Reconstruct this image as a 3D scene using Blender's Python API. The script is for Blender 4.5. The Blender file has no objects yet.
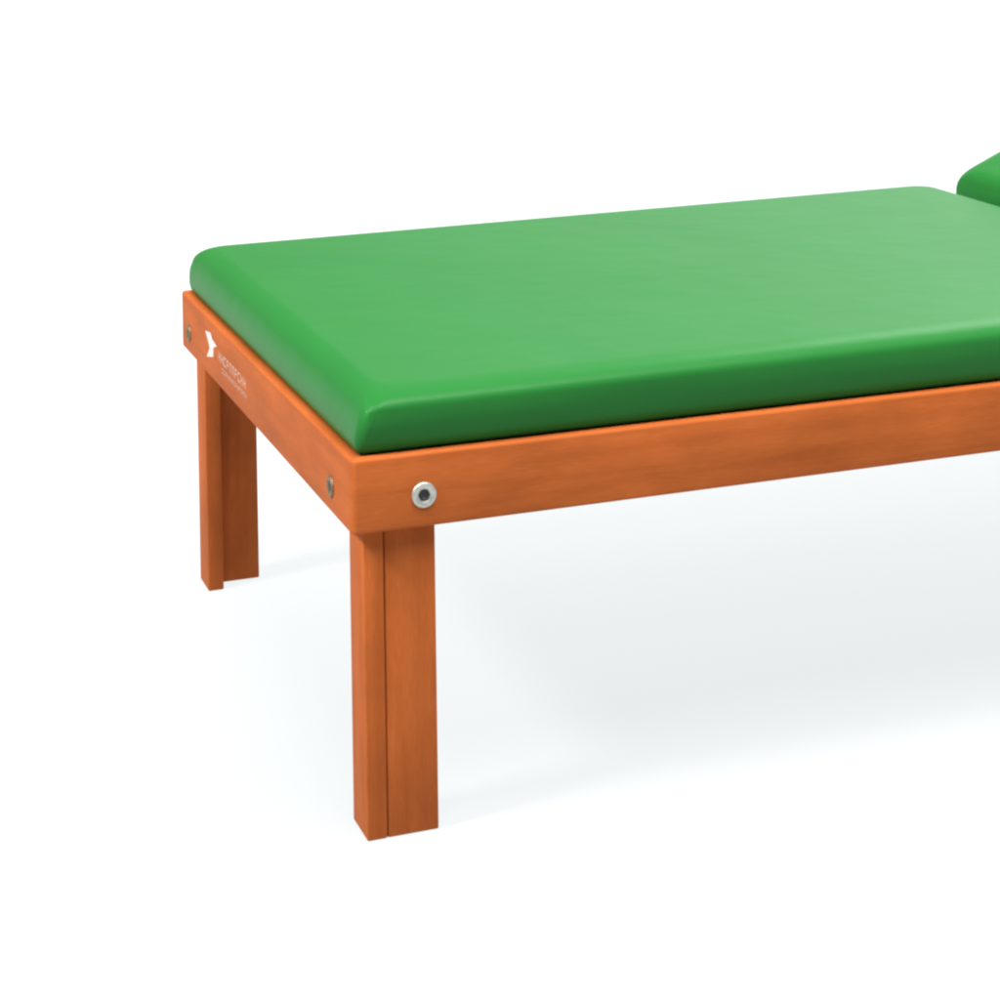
import bpy, bmesh, math, random
from mathutils import Vector, Matrix
from mathutils.geometry import tessellate_polygon

sc = bpy.context.scene
COL = sc.collection
random.seed(7)

# ----------------------------------------------------------------- dimensions (metres)
H, W, RH = 0.4713, 1.0135, 0.0902        # frame top, table width, rail height
L = 1.99                                 # table length
D, LX, LY, T = 0.0189, 0.0902, 0.0637, 0.0313   # leg inset, leg size, board thickness
CX0, CX1 = 0.0065, 1.399                 # mattress span along the table


# ----------------------------------------------------------------- helpers
def link(o, parent=None):
    COL.objects.link(o)
    if parent:
        o.parent = parent
    return o


def obj(name, bm, mat, parent=None, smooth=True, sharp=40):
    me = bpy.data.meshes.new(name)
    bmesh.ops.recalc_face_normals(bm, faces=bm.faces[:])
    bm.to_mesh(me)
    bm.free()
    me.materials.append(mat)
    if smooth:
        for p in me.polygons:
            p.use_smooth = True
        me.set_sharp_from_angle(angle=math.radians(sharp))
    return link(bpy.data.objects.new(name, me), parent)


def rounded_loop(x0, y0, x1, y1, r, nx, ny, nc=7):
    """closed loop of points round a rectangle with rounded corners, always the same count"""
    r = max(r, 0.0004)
    pts = []
    cor = [(x1 - r, y0 + r, -90), (x1 - r, y1 - r, 0), (x0 + r, y1 - r, 90), (x0 + r, y0 + r, 180)]
    start = (x0 + r, y0)
    prev = start
    for i, (cx, cy, a0) in enumerate(cor):
        a = math.radians(a0)
        tgt = (cx + r * math.cos(a), cy + r * math.sin(a))
        n = nx if i % 2 == 0 else ny
        for k in range(n):
            f = k / n
            pts.append((prev[0] + (tgt[0] - prev[0]) * f, prev[1] + (tgt[1] - prev[1]) * f))
        for k in range(nc):
            a = math.radians(a0 + 90 * k / nc)
            pts.append((cx + r * math.cos(a), cy + r * math.sin(a)))
        a = math.radians(a0 + 90)
        prev = (cx + r * math.cos(a), cy + r * math.sin(a))
    return pts


def bridge(bm, rings, close=False):
    n = len(rings[0])
    m = len(rings)
    for k in range(m if close else m - 1):
        a, b = rings[k], rings[(k + 1) % m]
        for i in range(n):
            j = (i + 1) % n
            bm.faces.new((a[i], a[j], b[j], b[i]))


def box(bm, x0, y0, z0, x1, y1, z1, bev=0.0, seg=3):
    g = bmesh.ops.create_cube(bm, size=1.0, matrix=Matrix.Translation(((x0 + x1) / 2, (y0 + y1) / 2, (z0 + z1) / 2))
                              @ Matrix.Diagonal((x1 - x0, y1 - y0, z1 - z0, 1)))
    if bev:
        es = list({e for v in g['verts'] for e in v.link_edges})
        bmesh.ops.bevel(bm, geom=es, offset=bev, segments=seg, profile=0.5, affect='EDGES')


def grain_uv(o, fn):
    me = o.data
    uv = me.uv_layers.new(name='grain')
    for p in me.polygons:
        for li in p.loop_indices:
            v = me.vertices[me.loops[li].vertex_index].co
            uv.data[li].uv = fn(p, v)


# ----------------------------------------------------------------- materials
def new_mat(name):
    m = bpy.data.materials.new(name)
    m.use_nodes = True
    nt = m.node_tree
    return m, nt, nt.nodes['Principled BSDF'], nt.links


def matte(m, fac):
    """most of the surface is a dull rubbed finish: mix plain diffuse into the shader"""
    nt = m.node_tree; lk = nt.links
    b = nt.nodes['Principled BSDF']; out = nt.nodes['Material Output']
    d = nt.nodes.new('ShaderNodeBsdfDiffuse'); mx = nt.nodes.new('ShaderNodeMixShader')
    mx.inputs[0].default_value = fac
    for n in ('Base Color', 'Normal'):
        if b.inputs[n].links:
            lk.new(b.inputs[n].links[0].from_socket, d.inputs['Color' if n == 'Base Color' else 'Normal'])
    lk.new(b.outputs[0], mx.inputs[1]); lk.new(d.outputs[0], mx.inputs[2]); lk.new(mx.outputs[0], out.inputs['Surface'])


def wood_material():
    m, nt, b, lk = new_mat('stained_beech')
    N = nt.nodes.new
    uv = N('ShaderNodeUVMap'); uv.uv_map = 'grain'
    mp = N('ShaderNodeMapping'); mp.inputs['Scale'].default_value = (3.0, 55.0, 1.0)
    lk.new(uv.outputs['UV'], mp.inputs['Vector'])
    n1 = N('ShaderNodeTexNoise'); n1.inputs['Scale'].default_value = 1.0
    n1.inputs['Detail'].default_value = 5.0; n1.inputs['Distortion'].default_value = 0.6
    lk.new(mp.outputs['Vector'], n1.inputs['Vector'])
    mp2 = N('ShaderNodeMapping'); mp2.inputs['Scale'].default_value = (45.0, 900.0, 1.0)
    lk.new(uv.outputs['UV'], mp2.inputs['Vector'])
    n2 = N('ShaderNodeTexNoise'); n2.inputs['Scale'].default_value = 1.0; n2.inputs['Detail'].default_value = 2.0
    lk.new(mp2.outputs['Vector'], n2.inputs['Vector'])
    mp3 = N('ShaderNodeMapping'); mp3.inputs['Scale'].default_value = (7.0, 16.0, 1.0)
    lk.new(uv.outputs['UV'], mp3.inputs['Vector'])
    n3 = N('ShaderNodeTexNoise'); n3.inputs['Scale'].default_value = 1.0; n3.inputs['Detail'].default_value = 3.0
    lk.new(mp3.outputs['Vector'], n3.inputs['Vector'])
    r1 = N('ShaderNodeValToRGB')
    r1.color_ramp.elements[0].position = 0.32; r1.color_ramp.elements[0].color = WOOD_A
    r1.color_ramp.elements[1].position = 0.70; r1.color_ramp.elements[1].color = WOOD_B
    lk.new(n1.outputs['Fac'], r1.inputs['Fac'])
    r2 = N('ShaderNodeMapRange'); r2.inputs['From Min'].default_value = 0.3; r2.inputs['From Max'].default_value = 0.7
    r2.inputs['To Min'].default_value = 0.88; r2.inputs['To Max'].default_value = 1.05
    lk.new(n2.outputs['Fac'], r2.inputs['Value'])
    r3 = N('ShaderNodeMapRange'); r3.inputs['From Min'].default_value = 0.3; r3.inputs['From Max'].default_value = 0.7
    r3.inputs['To Min'].default_value = 0.86; r3.inputs['To Max'].default_value = 1.12
    lk.new(n3.outputs['Fac'], r3.inputs['Value'])
    mu = N('ShaderNodeMath'); mu.operation = 'MULTIPLY'
    lk.new(r2.outputs['Result'], mu.inputs[0]); lk.new(r3.outputs['Result'], mu.inputs[1])
    mx = N('ShaderNodeVectorMath'); mx.operation = 'SCALE'
    lk.new(r1.outputs['Color'], mx.inputs[0]); lk.new(mu.outputs[0], mx.inputs['Scale'])
    lk.new(mx.outputs['Vector'], b.inputs['Base Color'])
    bp = N('ShaderNodeBump'); bp.inputs['Strength'].default_value = 0.12; bp.inputs['Distance'].default_value = 0.0006
    lk.new(n2.outputs['Fac'], bp.inputs['Height']); lk.new(bp.outputs['Normal'], b.inputs['Normal'])
    rr = N('ShaderNodeMapRange'); rr.inputs['To Min'].default_value = 0.38; rr.inputs['To Max'].default_value = 0.55
    lk.new(n3.outputs['Fac'], rr.inputs['Value']); lk.new(rr.outputs['Result'], b.inputs['Roughness'])
    b.inputs['Specular IOR Level'].default_value = 0.12
    return m


def vinyl_material():
    m, nt, b, lk = new_mat('green_vinyl')
    N = nt.nodes.new
    tc = N('ShaderNodeTexCoord')
    n1 = N('ShaderNodeTexNoise'); n1.inputs['Scale'].default_value = 3.5; n1.inputs['Detail'].default_value = 3.0
    lk.new(tc.outputs['Object'], n1.inputs['Vector'])
    r1 = N('ShaderNodeValToRGB')
    r1.color_ramp.elements[0].position = 0.3; r1.color_ramp.elements[0].color = GREEN_A
    r1.color_ramp.elements[1].position = 0.7; r1.color_ramp.elements[1].color = GREEN_B
    lk.new(n1.outputs['Fac'], r1.inputs['Fac']); lk.new(r1.outputs['Color'], b.inputs['Base Color'])
    n2 = N('ShaderNodeTexVoronoi'); n2.inputs['Scale'].default_value = 900.0
    lk.new(tc.outputs['Object'], n2.inputs['Vector'])
    n3 = N('ShaderNodeTexNoise'); n3.inputs['Scale'].default_value = 9.0; n3.inputs['Detail'].default_value = 2.0
    lk.new(tc.outputs['Object'], n3.inputs['Vector'])
    b1 = N('ShaderNodeBump'); b1.inputs['Strength'].default_value = 0.10; b1.inputs['Distance'].default_value = 0.0004
    lk.new(n2.outputs['Distance'], b1.inputs['Height'])
    b2 = N('ShaderNodeBump'); b2.inputs['Strength'].default_value = 0.16; b2.inputs['Distance'].default_value = 0.012
    lk.new(n3.outputs['Fac'], b2.inputs['Height']); lk.new(b1.outputs['Normal'], b2.inputs['Normal'])
    lk.new(b2.outputs['Normal'], b.inputs['Normal'])
    b.inputs['Roughness'].default_value = 0.36
    b.inputs['Specular IOR Level'].default_value = 0.17
    return m


def plain(name, col, rough=0.5, metal=0.0, noise=0.06, scale=40.0):
    m, nt, b, lk = new_mat(name)
    N = nt.nodes.new
    tc = N('ShaderNodeTexCoord')
    n = N('ShaderNodeTexNoise'); n.inputs['Scale'].default_value = scale
    lk.new(tc.outputs['Object'], n.inputs['Vector'])
    r = N('ShaderNodeValToRGB')
    r.color_ramp.elements[0].color = [c * (1 - noise) for c in col[:3]] + [1]
    r.color_ramp.elements[1].color = [min(1, c * (1 + noise)) for c in col[:3]] + [1]
    lk.new(n.outputs['Fac'], r.inputs['Fac']); lk.new(r.outputs['Color'], b.inputs['Base Color'])
    b.inputs['Roughness'].default_value = rough
    b.inputs['Metallic'].default_value = metal
    return m


WOOD_A = (0.375, 0.091, 0.0210, 1)
WOOD_B = (0.445, 0.112, 0.0270, 1)
GREEN_A = (0.0150, 0.142, 0.0245, 1)
GREEN_B = (0.0165, 0.150, 0.0260, 1)
M_WOOD = wood_material()
matte(M_WOOD, 0.62)
M_VINYL = vinyl_material()
matte(M_VINYL, 0.33)
M_STEEL = plain('nickel_plate', (0.52, 0.53, 0.48), 0.48, 1.0, 0.3, 160)
M_HOLE = plain('socket_hole_shade', (0.012, 0.016, 0.016), 0.5, 0.0)
M_BRASS = plain('aged_brass', (0.20, 0.135, 0.075), 0.5, 0.6, 0.3, 200)
M_WHITE = plain('white_print', (0.66, 0.58, 0.54), 0.5, 0.0, 0.04)
M_PALE = plain('worn_pale_print', (0.58, 0.32, 0.22), 0.5, 0.0, 0.25, 120)
M_PLY = plain('stained_panel', (0.16, 0.10, 0.06), 0.8)
M_FLOOR = plain('glowing_studio_floor', (0.092, 0.094, 0.094), 0.9, 0.0, 0.01, 2.0)
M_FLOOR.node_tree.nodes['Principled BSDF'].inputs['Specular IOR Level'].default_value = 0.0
# cool glow added to the grey floor: it clips white, shadows stay faint
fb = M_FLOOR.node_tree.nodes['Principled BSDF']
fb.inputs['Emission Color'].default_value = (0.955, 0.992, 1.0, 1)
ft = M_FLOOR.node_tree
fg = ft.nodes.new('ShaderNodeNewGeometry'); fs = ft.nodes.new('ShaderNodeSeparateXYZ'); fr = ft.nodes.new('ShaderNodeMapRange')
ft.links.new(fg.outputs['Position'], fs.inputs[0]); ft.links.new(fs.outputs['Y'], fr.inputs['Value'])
fr.inputs['From Min'].default_value = 0.1; fr.inputs['From Max'].default_value = 3.2      # added glow rises towards the back, keeping the far floor white
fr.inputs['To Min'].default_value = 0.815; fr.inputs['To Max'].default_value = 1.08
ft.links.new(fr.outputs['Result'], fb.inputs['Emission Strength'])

# ----------------------------------------------------------------- setting
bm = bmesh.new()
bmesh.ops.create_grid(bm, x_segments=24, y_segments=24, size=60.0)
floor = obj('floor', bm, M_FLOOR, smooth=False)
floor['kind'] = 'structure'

# ----------------------------------------------------------------- the table
table = link(bpy.data.objects.new('treatment_table', None))
table['label'] = 'low wooden treatment table with green padded vinyl top on square legs'
table['category'] = 'treatment table'

# frame: one ring of four rails, section swept round the rounded corners
bm = bmesh.new()
sec = []
TH, er = 0.0185, 0.0040
for cx, cz, a0 in ((er, H - er, 180), (TH - er, H - er, 90), (TH - er, H - RH + er, 0), (er, H - RH + er, -90)):
    for k in range(5):
        a = math.radians(a0 - 90 * k / 4)
        sec.append((cx + er * math.cos(a), cz + er * math.sin(a)))
rings = []
for u, z in sec:
    lp = rounded_loop(u, u, L - u, W - u, 0.0075 - u, 30, 16, 6)
    rings.append([bm.verts.new((x, y, z)) for x, y in lp])
bridge(bm, rings, close=True)
frame = obj('frame', bm, M_WOOD, table, sharp=50)


def frame_uv(p, v):
    c = p.center
    if min(c.y, W - c.y) < 0.0187 and min(c.x, L - c.x) > min(c.y, W - c.y):
        return (v.x, v.z + v.y + (0.0 if c.y < .5 else 3.0))
    return (v.y + 7.3, v.z + v.x + (5.0 if c.x < 1 else 9.0))


grain_uv(frame, frame_uv)

# a panel inside the frame carries the mattress
bm = bmesh.new()
box(bm, 0.0189, 0.0189, H - 0.022, CX1 + 0.06, W - 0.0189, H - 0.003, 0.001, 1)
obj('base_panel', bm, M_PLY, table)


# legs: two boards glued in an L, opening towards the middle of the table
def make_leg(fx, fy):
    bm = bmesh.new()
    z1 = H - RH + 0.07
    g = 0.0012
    t1 = T * 0.79
    # end board, grain upright
    box(bm, 0, 0, 0.0, t1, LY, z1, 0.0020, 2)
    # side board butted against it with a fine open joint
    box(bm, t1 + g, 0.0006, 0.0, LX, T, z1, 0.0020, 2)
    box(bm, t1 - 0.004, 0.0035, 0.0003, t1 + g + 0.004, T - 0.004, z1 - 0.001)
    for v in bm.verts:
        v.co.x = (D + v.co.x) if fx == 0 else (L - D - v.co.x)
        v.co.y = (D + v.co.y) if fy == 0 else (W - D - v.co.y)
    o = obj('leg', bm, M_WOOD, table, sharp=30)
    off = 2.1 + fx * 3.7 + fy * 5.3

    def uv(p, v):
        lx = (v.co if hasattr(v, 'co') else v).x
        a = abs((lx - D) if fx == 0 else (L - D - lx))
        c = abs((p.center.x - D) if fx == 0 else (L - D - p.center.x))
        return (v.z + off + (0.0 if c < t1 + g / 2 else 4.4), lx + v.y + off + (0 if c < t1 + g / 2 else 1.7))
    grain_uv(o, uv)
    return o


for fx in (0, 1):
    for fy in (0, 1):
        make_leg(fx, fy)


# ----------------------------------------------------------------- padded tops
def smooth01(t):
    t = max(0.0, min(1.0, t))
    return t * t * (3 - 2 * t)


def cushion(x0, y0, x1, y1, z0, h, lift, corner_r=0.0135, seed=1, lean=0.0):
    """upholstered pad: the long sides bulge out and tuck in underneath, the ends lean inwards"""
    bm = bmesh.new()
    hb = h - 0.0215                                   # height at which the sides are widest
    # (inset at the ends, inset at the sides, height, corner radius factor)
    prof = [(0.013, 0.013, 0.0005, .3), (0.0105, 0.0105, 0.0, .4), (0.0075, 0.0075, 0.002, .65), (0.0045, 0.0040, 0.006, .9),
            (0.0030, 0.0008, 0.015, .95), (0.0037, -0.0016, 0.023, 1.0), (0.0048, -0.0038, 0.031, 1.05), (0.0064, -0.0053, 0.039, 1.1),
            (0.0100, -0.0058, hb, 1.2)]
    n = 14
    for k in range(1, n + 1):
        a = math.pi / 2 * k / n
        ca, sa = math.cos(a) ** 0.95, math.sin(a) ** 0.95
        prof.append((0.0100 + 0.058 * (1 - ca), -0.0058 + 0.048 * (1 - ca), hb + (h - hb) * sa, 1.2 + 1.7 * k / n))
    ue, us = prof[-1][0], prof[-1][1]
    half = (y1 - y0) / 2 - 0.003
    for k in range(1, 15):
        f = (k / 14) ** 1.2
        prof.append((ue + (half - ue) * f, us + (half - us) * f, h + 0.0042 * (1 - (1 - f) ** 2.2), 2.9 - 2.78 * k / 14))
    rings = []
    for e, u, z, rr in prof:
        if z >= 0.010:                            # the ends round over in one soft sweep
            t = min(1.0, (z - 0.010) / (h - 0.010))
            if z < h - 1e-6:
                e = 0.0030 + 0.042 * (1 - math.sqrt(max(0.0, 1 - t ** 2.6)))
            else:
                e = 0.0450 + (e - ue) * (half - 0.045) / (half - ue)
        e += lean * min(z, 0.050)
        lp = rounded_loop(x0 + e, y0 + u, x1 - e, y1 - u, corner_r * rr, 70, 44, 12)
        rings.append([bm.verts.new((x, y, z)) for x, y in lp])
    bridge(bm, rings)
    bm.faces.new(rings[0]); bm.faces.new(rings[-1])
    ym = (y0 + y1) / 2
    for v in bm.verts:
        x, y, z = v.co
        fx = min(x - x0, x1 - x); fy = min(y - y0, y1 - y)
        sgn = 1 if y < ym else -1
        # a folded tuck beside every corner, on the long side
        if sgn > 0 and fy < 0.04 and 0.002 < z < 0.074:
            s = math.exp(-((fx - 0.0240) / 0.0034) ** 2) * smooth01((z - 0.006) / 0.03) * smooth01((0.0668 - z) / 0.006)
            s2 = math.exp(-((fx - 0.0165) / 0.0040) ** 2) * smooth01((z - 0.006) / 0.02) * smooth01((0.0665 - z) / 0.006)
            k = smooth01((0.04 - fy) / 0.02)
            v.co.y += sgn * (0.0034 * s - 0.0012 * s2) * k
        # the filling swells a little unevenly along the sides
        wob = 0.0010 * math.sin(x * 9.1 + seed) + 0.0006 * math.sin(x * 23.0 + y * 5.0 + seed * 2)
        if fy < 0.02:
            v.co.y -= sgn * wob * math.exp(-((z - 0.034) / 0.018) ** 2)
        v.co.z += lift * smooth01(z / h) * max(0, min(1, (x - x0) / (x1 - x0)))
        v.co.z += z0
    return bm


bm = cushion(CX0, 0.0095, CX1, W - 0.0085, H + 0.0006, 0.0745, 0.0085)
obj('mattress', bm, M_VINYL, table, sharp=80)

# the raised section behind the joint, hinged at the frame
bm = cushion(0.0, 0.0095, 0.57, W - 0.0085, 0.0, 0.0672, 0.0, seed=4, lean=0.30)
ang = math.radians(23.2)
mt = Matrix.Translation((1.439, 0, 0.4945)) @ Matrix.Rotation(-ang, 4, 'Y')
bmesh.ops.transform(bm, matrix=mt, verts=bm.verts[:])
backrest = obj('backrest', bm, M_VINYL, table, sharp=80)
bm = bmesh.new()
box(bm, 0.030, 0.03, -0.0185, 0.560, W - 0.03, -0.0006, 0.001, 1)
bmesh.ops.transform(bm, matrix=mt, verts=bm.verts[:])
obj('backrest_board', bm, M_PLY, backrest)


# ----------------------------------------------------------------- bolts
def lathe(bm, prof, n=40):
    rs = []
    for r, z in prof:
        rs.append([bm.verts.new((r * math.cos(2 * math.pi * i / n), r * math.sin(2 * math.pi * i / n), z)) for i in range(n)])
    bridge(bm, rs)
    return rs


def make_bolt(pos, axis, ring_mat, R):
    q = Vector(axis).to_track_quat('Z', 'Y').to_matrix().to_4x4()
    m = Matrix.Translation(pos) @ q
    s = R / 0.0165
    bm = bmesh.new()
    rs = lathe(bm, [(r * s, z * s) for r, z in ((0.0165, -0.001), (0.0165, 0.0010), (0.0160, 0.0024), (0.0148, 0.0034), (0.0128, 0.0037),
                                                (0.0106, 0.0032), (0.0086, 0.0020), (0.0072, 0.0014))])
    bmesh.ops.transform(bm, matrix=m, verts=bm.verts[:])
    o = obj('bolt', bm, ring_mat, table, sharp=70)
    # shallow socket head; near-black colour stands for the shade in its hole
    bm = bmesh.new()
    rs = lathe(bm, [(r * s, z * s) for r, z in ((0.0080, 0.0015), (0.0076, 0.0020), (0.0052, 0.0020), (0.0042, 0.0008))], 6)
    bm.faces.new(rs[-1])
    bmesh.ops.transform(bm, matrix=m, verts=bm.verts[:])
    h = obj('bolt_socket', bm, M_HOLE, o)
    return o


for x in (0.0895, L - 0.0895):
    make_bolt((x, 0.0, 0.4205), (0, -1, 0), M_STEEL, 0.0158)
    make_bolt((x, W, 0.4205), (0, 1, 0), M_STEEL, 0.0158)
for y in (0.093, W - 0.060):
    make_bolt((0.0, y, 0.4145), (-1, 0, 0), M_BRASS, 0.0135)
    make_bolt((L, y, 0.4145), (1, 0, 0), M_BRASS, 0.0135)


# ----------------------------------------------------------------- the print on the end rail
def print_poly(bm, pts, x=-0.0003):
    vs = [bm.verts.new((x, y, z)) for y, z in pts]
    for a, b, c in tessellate_polygon([[Vector((y, z, 0)) for y, z in pts]]):
        bm.faces.new((vs[a], vs[b], vs[c]))


bm = bmesh.new()
print_poly(bm, [(0.8269, 0.4463), (0.7899, 0.4514), (0.7761, 0.4440), (0.7443, 0.4400), (0.7692, 0.4329), (0.7712, 0.4179),
                (0.8193, 0.4076), (0.7972, 0.4258), (0.8074, 0.4344)])
obj('emblem', bm, M_WHITE, table, smooth=False)


def strokes(y0, y1, z0, h, n, seed):
    rnd = random.Random(seed)
    bm = bmesh.new()
    step = (y1 - y0) / n
    for k in range(n):
        y = y0 + step * (k + 0.12)
        w = step * 0.70
        s = abs(w) * 0.22 * (1 if step > 0 else -1)
        kind = rnd.randrange(4)
        q = lambda a, b, c, d: print_poly(bm, [(a, c), (b, c), (b, d), (a, d)])
        q(y, y + s, z0, z0 + h)
        if kind in (0, 1):
            q(y + w - s, y + w, z0, z0 + h)
        if kind in (0, 2, 3):
            q(y + s, y + w - (s if kind == 0 else 0), z0 + h * .82, z0 + h)
        if kind in (1, 3):
            q(y + s, y + w - (s if kind == 1 else 0), z0 + h * .42, z0 + h * .58)
        if kind == 2:
            q(y + s, y + w, z0, z0 + h * .18)
    return bm


obj('lettering', strokes(0.735, 0.550, 0.4215, 0.0145, 10, 3), M_PALE, table, smooth=False)
obj('lettering', strokes(0.712, 0.548, 0.4080, 0.0075, 16, 5), M_PALE, table, smooth=False)

# ----------------------------------------------------------------- camera
cam = bpy.data.cameras.new('camera')
co = link(bpy.data.objects.new('camera', cam))
Rv = Vector((0.9360043, -0.35181545, -0.01103848))
Uv = Vector((0.02686099, 0.04012444, 0.99883358))
Fv = Vector((0.35096217, 0.93520902, -0.04700676))
co.matrix_world = Matrix(((Rv.x, Uv.x, -Fv.x, -0.6701491), (Rv.y, Uv.y, -Fv.y, -2.42443774), (Rv.z, Uv.z, -Fv.z, 1.2212013), (0, 0, 0, 1)))
cam.sensor_width = 36.0
cam.lens = 2.14921 * 36.0
cam.shift_x = (500 - 535.16) / 1000
cam.shift_y = -(500 + 75.36) / 1000
cam.clip_end = 300
sc.camera = co

# ----------------------------------------------------------------- light: white studio with a big soft box up on the left
w = bpy.data.worlds.new('World')
sc.world = w
w.use_nodes = True
nt = w.node_tree
bg = nt.nodes['Background']
tc = nt.nodes.new('ShaderNodeTexCoord')
sx = nt.nodes.new('ShaderNodeSeparateXYZ')
nt.links.new(tc.outputs['Generated'], sx.inputs[0])
# invented surroundings: brighter behind the table, lower overhead, dimmer towards the camera side
ma = nt.nodes.new('ShaderNodeMapRange'); ma.inputs['From Min'].default_value = -0.7; ma.inputs['From Max'].default_value = 0.5
ma.inputs['To Min'].default_value = 0.14; ma.inputs['To Max'].default_value = 0.75
nt.links.new(sx.outputs['Y'], ma.inputs['Value'])
mz = nt.nodes.new('ShaderNodeMapRange'); mz.inputs['From Min'].default_value = 0.0; mz.inputs['From Max'].default_value = 1.0
mz.inputs['To Min'].default_value = 1.0; mz.inputs['To Max'].default_value = 0.8
nt.links.new(sx.outputs['Z'], mz.inputs['Value'])
mm = nt.nodes.new('ShaderNodeMath'); mm.operation = 'MULTIPLY'
nt.links.new(ma.outputs['Result'], mm.inputs[0]); nt.links.new(mz.outputs['Result'], mm.inputs[1])
mxx = nt.nodes.new('ShaderNodeMapRange'); mxx.inputs['From Min'].default_value = 0.15; mxx.inputs['From Max'].default_value = 0.6  # extra brightness on the right, added for sheen on the padded top
mxx.inputs['To Min'].default_value = 0.5; mxx.inputs['To Max'].default_value = 2.6
nt.links.new(sx.outputs['X'], mxx.inputs['Value'])
m3 = nt.nodes.new('ShaderNodeMath'); m3.operation = 'MULTIPLY'
nt.links.new(mm.outputs[0], m3.inputs[0]); nt.links.new(mxx.outputs['Result'], m3.inputs[1])
mxl = nt.nodes.new('ShaderNodeMapRange'); mxl.inputs['From Min'].default_value = -0.15; mxl.inputs['From Max'].default_value = -0.5
mxl.inputs['To Min'].default_value = 1.0; mxl.inputs['To Max'].default_value = 1.0
nt.links.new(sx.outputs['X'], mxl.inputs['Value'])
m4 = nt.nodes.new('ShaderNodeMath'); m4.operation = 'MULTIPLY'
nt.links.new(m3.outputs[0], m4.inputs[0]); nt.links.new(mxl.outputs['Result'], m4.inputs[1])
nt.links.new(m4.outputs[0], bg.inputs['Strength'])
bg.inputs['Color'].default_value = (0.97, 0.99, 1.0, 1)


def softbox(name, loc, target, size, power, col=(1, 1, 1)):
    l = bpy.data.lights.new(name, 'AREA')
    l.shape = 'DISK'; l.size = size; l.energy = power; l.color = col
    o = link(bpy.data.objects.new(name, l))
    o.location = loc
    o.rotation_euler = (Vector(target) - Vector(loc)).to_track_quat('-Z', 'Y').to_euler()
    return o


softbox('key_softbox', (-7.9, -1.1, 8.5), (0.7, 0.4, 0.3), 2.2, 1700, (1.0, 0.985, 0.965))
softbox('overhead_softbox', (0.6, -3.7, 11.7), (0.6, 0.4, 0.3), 8.0, 2480, (1.0, 0.985, 0.965))
softbox('added_back_fill', (3.6, 2.6, 3.6), (1.3, 0.6, 0.5), 2.4, 85, (1.0, 1.0, 1.0))  # extra lamp added to brighten the right end of the padded top

sc.view_settings.view_transform = 'Standard'
sc.view_settings.look = 'None'
sc.view_settings.exposure = 0
sc.view_settings.gamma = 1
sc.cycles.filter_width = 2.4
sc.cycles.max_bounces = 8
sc.cycles.diffuse_bounces = 5
